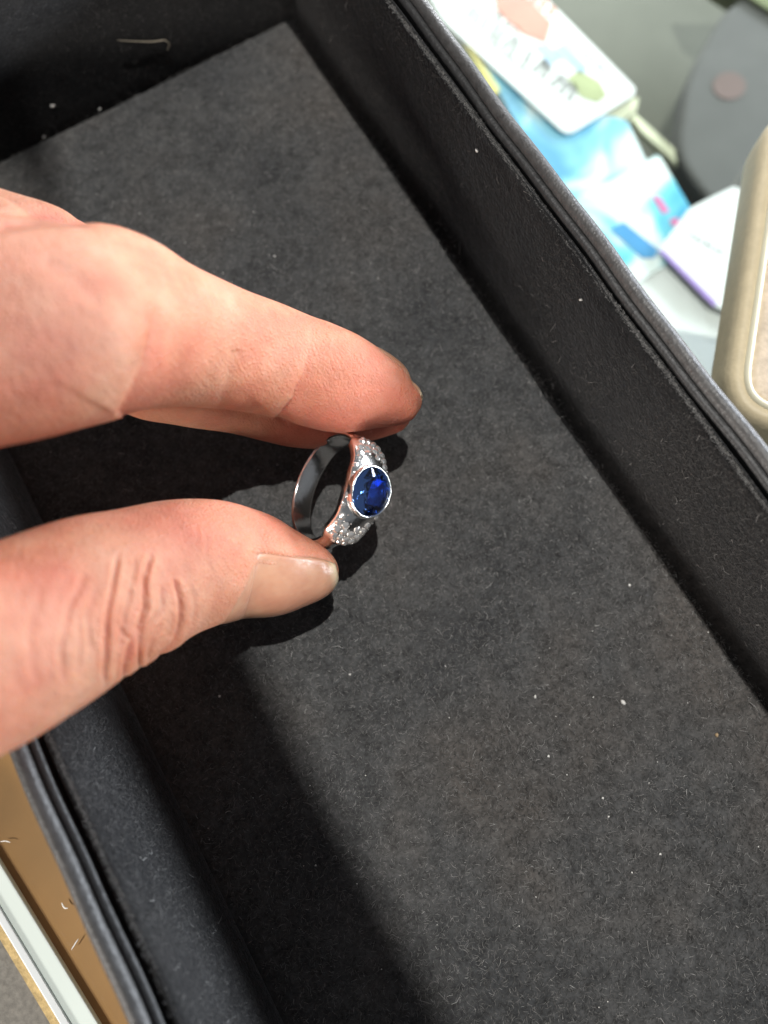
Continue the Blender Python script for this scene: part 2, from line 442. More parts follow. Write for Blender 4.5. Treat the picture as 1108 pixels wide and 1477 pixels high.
MIDDLE = Tube([(592, 604, 6, 12.5, .9, 1), (580, 603, 20, 12.5, .9, 1), (556, 600, 31, 13, .9, .97), (515, 598, 43, 14, .9, .95), (465, 597, 51, 15.5, .9, .95), (415, 590, 53, 18, .9, .95),
               (345, 574, 53, 23, .92, .95), (270, 561, 55, 30, .92, .95), (190, 540, 60, 37, .92, .95), (100, 480, 75, 42, .95, .95), (20, 420, 95, 46, .95, .95), (-60, 390, 115, 52, .95, .95), (-240, 440, 140, 66, .95, .95)])
KNUCK = Tube([(152, 345, 12, 40, .8, 1), (110, 355, 52, 42, .8, 1), (50, 370, 92, 44, .8, 1), (-20, 385, 122, 47, .8, 1), (-120, 410, 140, 56, .85, 1), (-260, 460, 160, 66, .9, 1)])
THUMB = Tube([(489, 824, 5, 20, .9, 1), (482, 824, 19, 20, .9, 1), (468, 824, 33, 20, .86, .98), (440, 823, 48, 20.4, .86, .96), (400, 820, 66, 21.5, .86, .95), (350, 811, 80, 23, .88, .95), (298, 811, 92, 27, .9, .95),
              (245, 822, 101, 32, .9, .94), (185, 845, 112, 38, .9, .94), (115, 872, 124, 45, .88, .94), (40, 910, 136, 51.5, .86, .94), (-60, 955, 152, 59, .84, .94), (-200, 985, 175, 68, .85, .94), (-330, 960, 190, 75, .9, .94)])
def blob(name, px, hw, n=18):
    return Tube(px)
PALM = Tube([(-90, 640, 120, 74, .8, .9), (-170, 660, 250, 76, .62, .9), (-270, 680, 320, 80, .55, .9), (-380, 710, 330, 84, .5, .9), (-500, 730, 300, 88, .5, .9), (-620, 750, 220, 90, .6, .95), (-760, 770, 200, 92, .7, 1), (-900, 790, 200, 94, .72, 1)])
RINGF = Tube([(-20, 560, 20, 44, .9, 1), (-45, 545, 50, 45, .9, 1), (-110, 500, 66, 50, .9, .95), (-190, 440, 78, 56, .92, .95), (-270, 420, 90, 62, .92, .95), (-360, 500, 105, 72, .92, .95)])
PINKY = Tube([(-95, 610, 18, 46, .9, 1), (-115, 595, 42, 47, .9, 1), (-180, 540, 56, 51, .9, .95), (-270, 470, 66, 57, .9, .95), (-350, 450, 80, 64, .9, .95), (-440, 540, 95, 76, .9, .95)])
V, F = [], []
for tb in (INDEX, MIDDLE, KNUCK, THUMB, PALM, RINGF, PINKY):
    v_, f_ = tb.mesh(); k = len(V); V += list(v_); F += [tuple(a + k for a in f) for f in f_]
HO = U(520, 735, 18)
raw = mesh_obj('hand_raw', V, F, None, origin=HO); fix_normals(raw)
m = raw.modifiers.new('r', 'REMESH'); m.mode = 'VOXEL'; m.voxel_size = .00038; m.use_smooth_shade = True
m = raw.modifiers.new('s', 'SMOOTH'); m.factor = .5; m.iterations = 11
dg = bpy.context.evaluated_depsgraph_get(); dg.update()
hme = bpy.data.meshes.new_from_object(raw.evaluated_get(dg)); hme.name = 'hand'
bpy.data.objects.remove(raw)
nv = len(hme.vertices)
co = np.empty(nv * 3); hme.vertices.foreach_get('co', co); co = co.reshape(-1, 3) / MM + HO
def vnormals():
    a = np.empty(nv * 3, np.float32); hme.vertex_normals.foreach_get('vector', a); return a.reshape(-1, 3).astype(float)
nr = vnormals()
pp, dep = px_of(co)
facing = np.clip(((nr * ((CPOS - co) / np.linalg.norm(CPOS - co, axis=1, keepdims=True))).sum(1) + .45) / .5, 0, 1)
def poly_dist(P, L):
    L = np.asarray(L, float); best = np.full(len(P), 1e9); bs = np.zeros(len(P)); sd = np.zeros(len(P)); acc = 0
    tot = np.linalg.norm(np.diff(L, axis=0), axis=1).sum()
    for a, b_ in zip(L[:-1], L[1:]):
        d = b_ - a; l = np.linalg.norm(d); u = np.clip(((P - a) @ d) / l ** 2, 0, 1)
        q = a + u[:, None] * d; dist = np.linalg.norm(P - q, axis=1)
        s_ = (P - q) @ np.array([-d[1], d[0]]) / l
        m_ = dist < best
        best = np.where(m_, dist, best); bs = np.where(m_, (acc + u * l) / tot, bs); sd = np.where(m_, s_, sd); acc += l
    return best, bs, sd
def crease(L, depth, wd, bulge=.35, lo=.1, hi=.1, dmin=0, dmax=999):
    """carve a skin fold along a line; depth mm, wd px"""
    global disp
    d, s_, sd = poly_dist(pp, L)
    tw = np.clip(np.minimum(s_ / max(lo, 1e-3), (1 - s_) / max(hi, 1e-3)), 0, 1); tw = .15 + .85 * tw * tw * (3 - 2 * tw)
    k = facing * tw * (dep > dmin) * (dep < dmax)
    disp += k * depth * (-np.exp(-(d / wd) ** 2) + bulge * np.exp(-((d - 2.3 * wd) / (1.4 * wd)) ** 2))
def fold(L, depth, wd, lo, hi):
    """soft pad on the left side of the line overhanging the skin right of it"""
    global disp
    d, s_, sd = poly_dist(pp, L)
    tw = np.clip(np.minimum(s_ / lo, (1 - s_) / hi), 0, 1); tw = .05 + .95 * tw * tw * (3 - 2 * tw)
    left = sd > 0
    disp += facing * tw * depth * np.where(left, .75 * np.exp(-(d / (4.5 * wd)) ** 2) - .75 * np.exp(-(d / (.7 * wd)) ** 2) * .9, -.95 * np.exp(-(d / (1.6 * wd)) ** 2) + .87 * np.exp(-(d / (.7 * wd)) ** 2) * .12)
disp = np.zeros(nv)
def cr2(pts): return [(x * .4693, 690 + y * .4693) for x, y in pts]
# thumb folds at the joint
crease(cr2([(365, 230), (350, 330), (330, 430), (328, 540), (322, 640)]), .6, 3.4)
crease(cr2([(470, 225), (448, 300), (446, 400), (415, 490), (388, 570), (380, 620)]), .7, 3.4)
crease(cr2([(462, 370), (436, 450), (428, 520), (432, 590)]), .5, 3)
crease(cr2([(535, 300), (553, 370), (556, 440), (540, 500), (478, 560)]), .5, 3.2)
crease(cr2([(270, 280), (215, 400), (190, 520), (200, 640)]), .22, 4.5)
crease(cr2([(400, 330), (385, 420), (370, 520)]), .28, 3)
crease(cr2([(500, 330), (500, 400), (470, 450)]), .25, 3)
crease(cr2([(130, 330), (90, 480), (110, 620)]), .15, 6)
crease(cr2([(300, 330), (270, 420), (280, 540)]), .2, 4)
crease(cr2([(420, 240), (405, 320), (400, 400)]), .2, 2.6)
crease(cr2([(352, 440), (400, 500), (380, 560)]), .22, 2.6)
crease(cr2([(500, 440), (470, 500), (450, 560)]), .25, 2.6)
crease(cr2([(590, 330), (600, 400), (590, 460)]), .14, 3)
crease(cr2([(240, 420), (250, 500), (240, 600)]), .16, 3)
crease(cr2([(620, 150), (640, 190), (632, 235)]), .12, 3)
crease(cr2([(600, 140), (612, 170), (600, 200)]), .10, 2.6)
# index folds
fold([(226, 415), (217, 470), (208, 520), (190, 560), (168, 600)], .65, 15, .5, .02)
fold([(446, 495), (436, 540), (420, 575), (396, 604)], .55, 12, .6, .05)
# fold round the thumb nail
crease(cr2([(770, 236), (830, 240), (900, 255), (1000, 255)]), .3, 4, .7, .3)
crease([(340, 500), (330, 545), (318, 585)], .25, 8)
crease([(0, 322), (60, 316), (110, 318), (150, 330)], .7, 8, .2, .02, .3)
crease([(60, 370), (110, 400), (150, 440)], .25, 12)
# soft flesh unevenness
def vnoise(P, sc, seed):
    r2 = np.random.default_rng(seed); o_ = np.zeros(len(P))
    for k in range(10):
        d = r2.normal(size=3); d /= np.linalg.norm(d)
        o_ += np.sin(P @ d * sc * r2.uniform(.6, 1.6) + r2.uniform(0, 6.28))
    return o_ / 5
disp += .10 * vnoise(co, .55, 3) + .22 * vnoise(co, .2, 5)
# nail bed: press the flesh down along the thumb nail fold
co2 = co + nr * disp[:, None]
hme.vertices.foreach_set('co', ((co2 - HO) * MM).reshape(-1)); hme.update()
hme.polygons.foreach_set('use_smooth', [True] * len(hme.polygons))
# flushed skin towards the pressed finger pulps and in the folds
fl = np.clip((pp[:, 0] - 300) / 320, 0, 1) * .40 * (pp[:, 1] < 680)
fl += np.exp(-(((pp[:, 0] - 330) / 130) ** 2 + ((pp[:, 1] - 745) / 55) ** 2)) * .42
fl += np.exp(-(((pp[:, 0] - 500) / 110) ** 2 + ((pp[:, 1] - 620) / 40) ** 2)) * .45
fl += np.exp(-(((pp[:, 0] - 60) / 120) ** 2 + ((pp[:, 1] - 830) / 60) ** 2)) * .25
fl += np.clip(-disp, 0, 1) * .55 + .16 * vnoise(co, .30, 9) + .10 * vnoise(co, .8, 21)
at_ = hme.attributes.new('flush', 'FLOAT', 'POINT'); at_.data.foreach_set('value', np.clip(fl, 0, .9).astype(np.float32))
hme.materials.clear(); hme.materials.append(M_SKIN)
hand = bpy.data.objects.new('hand', hme); COL.objects.link(hand); hand.location = Vector(HO) * MM
tag(hand, 'bare hand reaching over the tray, pinching the ring between thumb and fingers', 'hand')

def nail(tb, i0, i1, p0, p0t, p1, off, name, tipgrow=1.0, nu=26, nv_=22, bow=.22):
    """curved plate lying on the digit; i0 = free edge, i1 = root"""
    V = []; ed = []
    for a in range(nu):
        u = a / (nu - 1)
        for b_ in range(nv_):
            q = b_ / (nv_ - 1); s_ = 2 * q - 1
            i = i0 + (i1 - i0) * u
            rd = (1 - u) * bow * 2.2 * s_ * s_ * (i1 - i0) * .18 - u * bow * s_ * s_ * (i1 - i0) * .35
            i = i + rd
            pa = p0 + (p0t - p0) * (1 - u); ph = math.radians(pa + (p1 - pa) * q)
            pr = (off + .12) * (1 - abs(s_) ** 5) * (1 - max(0, (u - .62) / .38) ** 2) - .12 - .25 * max(0, (u - .93) / .07)
            V.append(tb.at(max(i, .15), ph, pr + .06 * math.sin(q * 60) * .3 + .12 * (1 - u) * (1 - abs(s_) ** 4)))
            ed.append(1 - u)
    n = len(V)
    V2 = V + [v_ - 0 for v_ in V]
    F = grid_faces(nu, nv_)
    o = mesh_obj(name, V, F, M_NAIL, None, origin=HO)
    fix_normals(o)
    at_ = o.data.attributes.new('edge', 'FLOAT', 'POINT'); at_.data.foreach_set('value', np.array(ed, np.float32))
    o.location = (0, 0, 0); o.parent = hand
    md = o.modifiers.new('t', 'SOLIDIFY'); md.thickness = .00045; md.offset = 0
    return o
# station index = stop number * 6
nail(THUMB, .9, 36.5, 78, 50, 212, .32, 'fingernail', bow=.3)
nail(INDEX, .4, 22, -72, -72, 28, .35, 'fingernail')

# ------------------------------------------------------------------ the ring
ring = empty('gemstone_ring', U(480, 707, 18.5))
tag(ring, 'silver coloured ring with oval blue sapphire and small diamonds held in the fingertips', 'ring')
S_ = np.array([.578, -.045, .815]); S_ /= np.linalg.norm(S_)
T_ = np.array([.272, .951, -.145]); T_ -= S_ * (T_ @ S_); T_ /= np.linalg.norm(T_)
A_ = np.cross(T_, S_)
ring.matrix_world = Matrix.Translation(ring.location) @ Matrix([[*(c)] for c in (RN @ np.stack([A_, T_, S_], 1))]).to_4x4()
def sm(x, a, b_):
    u = min(1, max(0, (x - a) / (b_ - a))); return u * u * (3 - 2 * u)
RI = 9.9
def ring_w(th):
    d = abs(math.degrees(th)); return 4.3 + 3.0 * (1 - sm(d, 46, 66)) + 1.3 * (1 - sm(d, 8, 32))
def ring_o(th):
    d = abs(math.degrees(th)); return 11.3 + .7 * (1 - sm(d, 48, 64)) + .35 * (1 - sm(d, 0, 40))
nth, V, F = 180, [], []
us = [-1, -.97, -.85, -.6, -.3, 0, .3, .6, .85, .97, 1]
for k in range(nth):
    th = -math.pi + 2 * math.pi * k / nth; w_ = ring_w(th) / 2; ro = ring_o(th)
    sec = []
    for u in us:
        drop = .75 * abs(u) ** 2.6 if abs(u) < .99 else 1.05
        sec.append((u * w_, ro - drop))
    for u in us[::-1]:
        sec.append((u * w_ * (.97 if abs(u) > .99 else 1), RI + (.35 if abs(u) > .99 else .12 * u * u)))
    for (x, r_) in sec: V.append((x, r_ * math.sin(th), r_ * math.cos(th)))
m_ = len(us) * 2
GA, GB = 3.8, 4.3      # half width across the band, half length along it
for f in grid_faces(nth, m_, True, True):
    c = np.mean([V[i] for i in f], 0)
    if c[2] > 0 and (c[0] / (GA - .1)) ** 2 + (c[1] / (GB - .1)) ** 2 < 1: continue
    F.append(f)
fix_normals(mesh_obj('band', V, F, M_GOLD, ring))
# bezel
bz = [(-.15, 9.9), (.36, 9.9), (.46, 11.2), (.42, 12.4), (.32, 12.85), (.16, 12.98), (.02, 12.92), (-.08, 12.70), (-.10, 12.2), (-.5, 11.0), (-.8, 10.4)]
V = []
for k in range(64):
    a = 2 * math.pi * k / 64
    for (o_, z) in bz:
        sag = -.35 * (math.sin(a) ** 2)
        V.append(((GA + o_) * math.cos(a), (GB + o_) * math.sin(a), z + sag * (z > 11.5)))
fix_normals(mesh_obj('bezel', V, grid_faces(64, len(bz), True, True), M_GOLD, ring))
V = []
for k in range(48):
    a = 2 * math.pi * k / 48
    for (f_, z) in ((.99, 12.0), (.97, 11.2), (.70, 10.4), (.35, 9.75), (.02, 9.5)):
        V.append((GA * f_ * math.cos(a), GB * f_ * math.sin(a), z))
fix_normals(mesh_obj('gem_reflector', V, grid_faces(48, 5, True), M_GOLD, ring))  # unseen cup added to reflect light back through the stone
# faceted oval stone
def oval_gem(a, b_, gz, table, crown, pav, n=8):
    V, F = [], []
    def P(r, ang, z): V.append((a * r * math.cos(ang), b_ * r * math.sin(ang), gz + z)); return len(V) - 1
    st = 2 * math.pi / n
    tb = [P(table, st * (i + .5), crown) for i in range(n)]
    kt = [P((table + 1) / 2 * 1.02, st * i, crown * .52) for i in range(n)]
    gu = [P(1, st * i / 2, .10) for i in range(2 * n)]
    gd = [P(1, st * i / 2, -.10) for i in range(2 * n)]
    pm = [P(.55, st * i, -pav * .52) for i in range(n)]
    cu = P(0, 0, -pav)
    F.append(tuple(tb))
    for i in range(n):
        j = (i + 1) % n
        F.append((kt[j], tb[j], tb[i]))
        F.append((tb[i], kt[i], gu[(2 * i + 1)])); F.append((tb[i], gu[2 * i + 1], kt[j]))
        F.append((kt[i], gu[2 * i], gu[2 * i + 1])); F.append((kt[i], gu[2 * i - 1], gu[2 * i]))
        F.append((pm[i], gd[2 * i + 1], gd[2 * i])); F.append((pm[i], gd[2 * i], gd[2 * i - 1]))
        F.append((pm[i], pm[j], gd[2 * i + 1])); F.append((pm[i], cu, pm[j]))
    for i in range(2 * n):
        j = (i + 1) % (2 * n); F.append((gu[i], gd[i], gd[j], gu[j]))
    return V, F
V, F = oval_gem(GA - .05, GB - .05, 12.55, .60, .95, 2.6)
fix_normals(mesh_obj('sapphire', V, F, M_SAPPH, ring, smooth=False))
# small stones of the shoulders
dv, df = oval_gem(1, 1, -.02, .52, .42, .7, 8)
dmesh = {}
def small_stone(th, x, r_):
    ro = ring_o(th); w_ = ring_w(th) / 2; u = x / w_
    rr = ro - .75 * abs(u) ** 2.6 + .06
    key = round(r_, 2)
    if key not in dmesh:
        o = mesh_obj('diamond', np.array(dv) * r_, df, M_DIAM, ring, smooth=False); fix_normals(o); dmesh[key] = o.data
    else:
        o = bpy.data.objects.new('diamond', dmesh[key]); COL.objects.link(o); o.parent = ring
    tilt = .75 * 2.6 * abs(u) ** 1.6 * (1 if u > 0 else -1) / w_
    o.matrix_local = Matrix.Translation(Vector((x, rr * math.sin(th), rr * math.cos(th))) * MM) @ Matrix.Rotation(-th, 4, 'X') @ Matrix.Rotation(math.atan(tilt), 4, 'Y') @ Matrix.Rotation(random.gauss(0, .12), 4, 'X') @ Matrix.Rotation(random.gauss(0, .12), 4, 'Y') @ Matrix.Rotation(random.uniform(0, 1), 4, 'Z')
    return o
bead_v, bead_f = [], []
def bead(th, x, r_=.13):
    ro = ring_o(th); w_ = ring_w(th) / 2; rr = ro - .75 * abs(x / w_) ** 2.6 + .1
    c = np.array([x, rr * math.sin(th), rr * math.cos(th)]); k = len(bead_v)
    for i in range(4):
        for j in range(6):
            a, e = math.pi * (i + .3) / 3.6, 2 * math.pi * j / 6
            bead_v.append(c + r_ * np.array([math.sin(a) * math.cos(e), math.sin(a) * math.sin(e), math.cos(a)]))
    bead_f.extend([tuple(q + k for q in f) for f in grid_faces(4, 6, close_v=True)])
for sg in (-1, 1):
    for deg, xs, r_ in ((27.5, (-2.75, 2.75), .6), (34, (-2.7, -1.3, 1.3, 2.7), .68), (40.5, (-2.3, -.8, .8, 2.3), .74), (47, (-1.9, -.6, .6, 1.9), .66), (52.5, (-1.2, 0, 1.2), .54)):
        for x in xs:
            small_stone(sg * math.radians(deg), x, r_)
            bead(sg * math.radians(deg + 3.2), x + .68, .12); bead(sg * math.radians(deg - 3.2), x + .68, .12)
    for x in (-3.7, 3.7):
        for deg in (9, 18): small_stone(sg * math.radians(deg), x, .5)
ob = mesh_obj('bead', bead_v, bead_f, M_GOLD, ring); tag(ob, kind='stuff')

# ------------------------------------------------------------------ around the tray
# trim, desk and wood at lower left
M_TRIM = plain('pale_trim', (.62, .70, .66), .35, .05, 20)
M_DESK = plain('grey_desk', (.16, .15, .13), .75, .25, 900, .3)
M_WOOD = plain('brown_wood', (.46, .22, .07), .35, .4, 14)
M_TAN = plain('tan_fringe', (.45, .33, .15), .9, .3, 900, .5)
tw = np.linalg.norm(U(0, 1315, GZ)[:2] - U(0, 1240, GZ)[:2]) * abs(dn @ ((U(0, 1240, GZ) - U(0, 1315, GZ))[:2] / np.linalg.norm((U(0, 1240, GZ) - U(0, 1315, GZ))[:2])))
tr_ = empty('metal_edge_trim', (*(e0 + du * 20), GZ - 8)); tr_['world_parts'] = 1
tag(tr_, 'pale satin metal edge strip of the counter at lower left', 'edge trim')
slab('flat_bar', [A0, A1, A1 - dn * (tw - 1.0), A0 - dn * (tw - 1.0)], GZ + .8, 1.5, M_TRIM, tr_, bevel=.3)
slab('lip', [A0 - dn * (tw - .95), A1 - dn * (tw - .95), A1 - dn * (tw + .5), A0 - dn * (tw + .5)], GZ + 1.3, 2.2, plain('bright_lip', (.62, .66, .67), .3, .03), tr_, bevel=.3)
o = slab('desk', [A0 - dn * (tw + .6), A1 - dn * (tw + .6), A1 - dn * 260, A0 - dn * 260], GZ - .3, 2, M_DESK); tag(o, kind='structure')
o = slab('tan_binding', [A0 - dn * (tw + .7), A1 - dn * (tw + .7), A1 - dn * (tw + 2.4), A0 - dn * (tw + 2.4)], GZ + .2, .45, M_TAN)
tag(o, 'frayed tan binding strip beside the pale metal counter edge', 'binding')
o = slab('wood_board', [A0 - dn * 40, A1 - dn * 40, A1 + dn * 60, A0 + dn * 60], GZ - 2.6, 10, M_WOOD)
tag(o, 'brown wooden board under the glass at lower left', 'board')

# cards lying on the shelf under the glass, upper right
ZC = -84.0
def card_mat(name, stops, scale, rough=.5, seed=0, dist=0.0):
    t = NT(name); b = t.bsdf((.8, .8, .8), rough)
    mp = t.node('ShaderNodeMapping'); mp.inputs['Location'].default_value = (seed * 1.7, seed * .9, 0); t.link(t.coords(), mp.inputs[0])
    n = t.noise(scale, 2, .5, mp.outputs[0]); n.inputs['Distortion'].default_value = dist
    t.link(t.ramp(n.outputs[0], stops).outputs[0], b.inputs['Base Color'])
    return t.m
M_WHITE = plain('white_card', (.80, .81, .82), .5, .02, 30)
M_BLUE = card_mat('blue_print', [(.35, (.10, .36, .62)), (.5, (.25, .60, .80)), (.62, (.72, .82, .85))], 45, seed=1, dist=.6)
M_CYAN = card_mat('cyan_print', [(.36, (.06, .38, .62)), (.47, (.20, .66, .80)), (.56, (.75, .84, .85)), (.7, (.82, .83, .83))], 30, seed=4, dist=.8)
def thing_card(name, pts, z, mat, label, cat='card', r=2.0, th=.5, group=None):
    P = pxs(pts, z); c = np.mean(P, 0)
    e = empty(name, (c[0], c[1], z - th)); e['world_parts'] = 1
    tag(e, label, cat, group)
    slab('sheet', rounded(P, r), z, th, mat, e)
    return e
def mark(parent, pts, z, mat, name='print'):
    slab(name, pxs(pts, z), z, .12, mat, parent)
def bars(parent, p0, p1, up_, n, z, mat, wd=.62, jit=.35):
    """row of letter-like strokes from p0 to p1 (px), up_ = px vector of letter height"""
    p0, p1, up_ = map(lambda a: np.array(a, float), (p0, p1, up_)); st = (p1 - p0) / n
    for k in range(n):
        a = p0 + st * (k + random.uniform(-.2, .2)); hh = up_ * random.uniform(1 - jit, 1) + st * random.uniform(-.4, .4)
        q = [a, a + st * wd, a + st * wd + hh, a + hh]
        mark(parent, [tuple(x) for x in q], z, mat, 'letter')
M_INK = plain('grey_ink', (.36, .36, .36), .6, .1); M_RED = plain('red_ink', (.62, .26, .20), .6, .1)
M_DARK = plain('dark_ink', (.05, .05, .09), .6); M_VIO = plain('violet_edge', (.36, .22, .62), .6); M_MAG = plain('pink_ink', (.70, .18, .40), .6)
M_OLI = plain('olive_print', (.38, .42, .22), .6); M_YEL = plain('yellow_paper', (.72, .62, .20), .6); M_PBL = plain('pale_blue_ink', (.40, .58, .80), .6)
c1 = thing_card('price_card', [(560, -110), (700, -90), (922, 132), (818, 196), (640, 30)], ZC + 1.4, M_WHITE, 'white printed card with red block and grey lettering beside the tray rim', r=4)
z1 = ZC + 1.6
bars(c1, (672, 24), (744, 84), (19, -22), 7, z1, M_INK)
bars(c1, (688, 4), (742, 48), (8, -9), 9, z1, M_INK)
bars(c1, (780, 92), (826, 130), (7, -8), 8, z1, M_INK)
bars(c1, (752, 88), (826, 150), (16, -18), 6, z1, M_INK)
mark(c1, [(712, -10), (752, -14), (796, 32), (788, 62), (752, 48), (716, 14)], z1, M_RED)
bars(c1, (700, 58), (760, 108), (6, -7), 12, z1, M_INK, jit=.5)
bars(c1, (730, -30), (800, 28), (12, -14), 6, z1, M_RED)
bars(c1, (815, 60), (880, 112), (8, -9), 9, z1, M_PBL, jit=.5)
mark(c1, [(770, 66), (790, 62), (812, 84), (796, 94)], z1, M_PBL)
mark(c1, [(818, 112), (836, 100), (866, 118), (876, 138), (862, 148), (838, 140)], z1, M_OLI)
mark(c1, [(800, 70), (814, 62), (850, 98), (838, 106)], z1, M_PBL)
o = thing_card('yellow_slip', [(668, 60), (682, 72), (722, 130), (712, 136)], ZC + .6, M_YEL, 'thin yellow paper slip peeping out beside the tray rim', 'paper', r=1)
o = thing_card('blue_card', [(690, 80), (815, 150), (905, 175), (935, 238), (850, 280), (815, 300)], ZC - .6, M_BLUE, 'blue printed card partly covered by the white card with the red block')
c3 = thing_card('cyan_card', [(815, 292), (880, 262), (950, 222), (1002, 310), (1000, 345), (955, 385), (900, 420)], ZC + .9, M_CYAN, 'cyan and white leaflet with a pink mark next to the tray rim', 'leaflet')
mark(c3, [(940, 282), (952, 284), (966, 305), (956, 308)], ZC + 1.1, M_MAG)
mark(c3, [(966, 316), (978, 314), (982, 324), (970, 326)], ZC + 1.1, M_MAG)
mark(c3, [(880, 330), (900, 320), (950, 360), (944, 372), (926, 372)], ZC + 1.1, plain('deep_blue_ink', (.06, .30, .62), .6))
c5 = thing_card('white_sheet', [(880, 380), (950, 360), (1060, 440), (1080, 560), (1030, 560)], ZC - .2, M_WHITE, 'plain white sheet along the rim below the leaflet', 'paper')
c4 = thing_card('written_card', [(950, 360), (995, 300), (1060, 268), (1110, 300), (1090, 470), (1030, 440)], ZC + 3.2, M_WHITE, 'white card with dark handwriting beside the beige tray', r=2)
for a in range(7):
    x = 996 + a * 7
    mark(c4, [(x, 338 + a * 4), (x + 4, 336 + a * 4 + (a % 3) * 2), (x + 5, 339 + a * 4 + (a % 2) * 4), (x + 1, 342 + a * 4)], ZC + 3.4, M_DARK, 'handwriting')
mark(c4, [(951, 362), (956, 359), (1034, 436), (1030, 442)], ZC + 3.4, M_VIO, 'edge_line')

# pale ledge between the cards and the cloth, grey cushion, green strip
M_CREAM = plain('cream_ledge', (.60, .60, .44), .5, .06)
o = slab('shelf_strip', pxs([(895, 150), (912, 160), (1060, 292), (1048, 302), (925, 190)], ZC - 8), ZC - 8, 3, M_CREAM, bevel=.4)
tag(o, 'thin cream shelf edge strip running past the cards', 'shelf edge')
o = slab('cream_block', rounded(pxs([(812, 196), (922, 138), (918, 160), (870, 190), (830, 205)], ZC - 3), 2), ZC - 3, 6, M_CREAM)
tag(o, 'cream block showing under the corner of the white card', 'block')
cush = rounded(pxs([(1045, 10), (1140, -40), (1330, 60), (1280, 420), (1030, 300), (975, 225), (990, 110)], ZC - 4), 10)
o = slab('grey_cushion', cush, ZC - 4, 14, plain('grey_plush', (.105, .103, .10), .9, .08, 60, .2), bevel=2.5, seg=3)
tag(o, 'grey rounded display cushion with a faint red dot, upper right', 'cushion')
dd = [(1052 + 24 * math.cos(a), 124 + 20 * math.sin(a)) for a in np.linspace(0, 6.283, 17)[:-1]]
o2 = slab('red_dot', pxs(dd, ZC - 3.8), ZC - 3.7, .2, plain('faded_red', (.145, .10, .092), .8, .05)); 
o2.parent = o; o2.location = o2.location - o.location
o = slab('green_mat', pxs([(1010, -60), (1030, -20), (1200, 90), (1260, -60)], ZC - 6), ZC - 2, 10, plain('olive_mat', (.16, .18, .09), .85, .1, 50))
tag(o, 'dark olive mat in the upper right corner behind the cushion', 'mat')

# beige tray standing on the glass at the right
BZ = 9.0
q0, q1 = U(1022, 545, GZ)[:2], U(1072, 225, GZ)[:2]
by_ = (q1 - q0) / np.linalg.norm(q1 - q0); bx_ = np.array([by_[1], -by_[0]])
if bx_[0] < 0: bx_ = -bx_
Lb = np.linalg.norm(q1 - q0) + 6
beige = empty('beige_tray', (*(q0 + bx_ * 60), GZ + .2)); beige['world_parts'] = 1
tag(beige, 'cream leather tray with tan velvet panel at the right edge', 'tray')
def bt(u, v_): return q0 + bx_ * u + by_ * v_
B0 = -14
outer = rounded([bt(0, B0), bt(120, B0), bt(120, Lb), bt(0, Lb)], 12, 10)
def loop_mesh(name, rings, mat, parent, cap=None):
    n = len(rings[0]); V = [p for r_ in rings for p in r_]
    F = grid_faces(len(rings), n, close_v=True)
    if cap == 'last': F.append(tuple(range((len(rings) - 1) * n, len(rings) * n)))
    o = mesh_obj(name, V, F, mat, parent); return fix_normals(o)
cb = np.mean(outer, 0)
def inset(P, d):
    P = np.array(P); n = len(P); out = []
    for i in range(n):
        tgt = P[(i + 1) % n] - P[i - 1]; tgt /= np.linalg.norm(tgt); nn = np.array([-tgt[1], tgt[0]])
        if nn @ (cb - P[i]) < 0: nn = -nn
        out.append(P[i] + nn * d)
    return out
def rr(d, z): return [(p[0], p[1], z) for p in inset(outer, d)]
M_BEIGE = leather('cream_leather', (.56, .47, .30), .5, 1300, .15, .07)
M_CRE2 = plain('cream_piping', (.66, .62, .46), .45, .05)
M_TANV = plain('tan_velvet', (.50, .41, .31), .95, .16, 500, .4)
loop_mesh('leather_frame', [rr(.5, GZ + .2), rr(.1, GZ + 1.2), rr(0, 2), rr(.1, BZ - 3), rr(.5, BZ - 1.2), rr(1.2, BZ - .2), rr(2.0, BZ), rr(3.1, BZ - .1)], M_BEIGE, beige)
loop_mesh('piping', [rr(3.0, BZ - .5), rr(3.1, BZ + .3), rr(3.6, BZ + .75), rr(4.2, BZ + .65), rr(4.5, BZ), rr(4.5, BZ - .8)], M_CRE2, beige)
loop_mesh('velvet_panel', [rr(4.4, BZ - .9), rr(4.8, BZ - .6), rr(6, BZ - .45)], M_TANV, beige, 'last')

# ------------------------------------------------------------------ lint and fibres
M_LINT = plain('white_lint', (.75, .74, .70), .7, .1, 2000)
M_STRAW = plain('straw', (.42, .30, .17), .6, .2, 2000)
M_HAIR = plain('grey_hair', (.33, .29, .22), .5, .1)
def speck(name, P, r_, mat, label, cat='lint', group=None, st=(1, .7, .6)):
    V, F = [], []
    for i in range(5):
        for j in range(8):
            a, e = math.pi * (i + .4) / 4.8, 2 * math.pi * j / 8
            k = random.uniform(.75, 1.2)
            V.append((r_ * k * st[0] * math.sin(a) * math.cos(e), r_ * k * st[1] * math.sin(a) * math.sin(e), r_ * k * st[2] * math.cos(a)))
    F = grid_faces(5, 8, close_v=True) + [tuple(range(8)), tuple(range(39, 31, -1))]
    o = mesh_obj(name, V, F, mat); o.location = Vector(P) * MM; o.rotation_euler.z = random.uniform(0, 3)
    return tag(o, label, cat, group)
def on_wall(px, py, sidex):     # intersection of the view ray with a side wall plane
    d = RN @ np.array([(px - CW / 2) / CF, -(py - CH / 2) / CF, -1.0])
    if sidex == 'b':
        k = (YB + .3 - CPOS[1]) / d[1]
    else:
        k = ((XR + .6 if sidex > 0 else XL - .6) - CPOS[0]) / d[0]
    p = CPOS + d * k
    return p
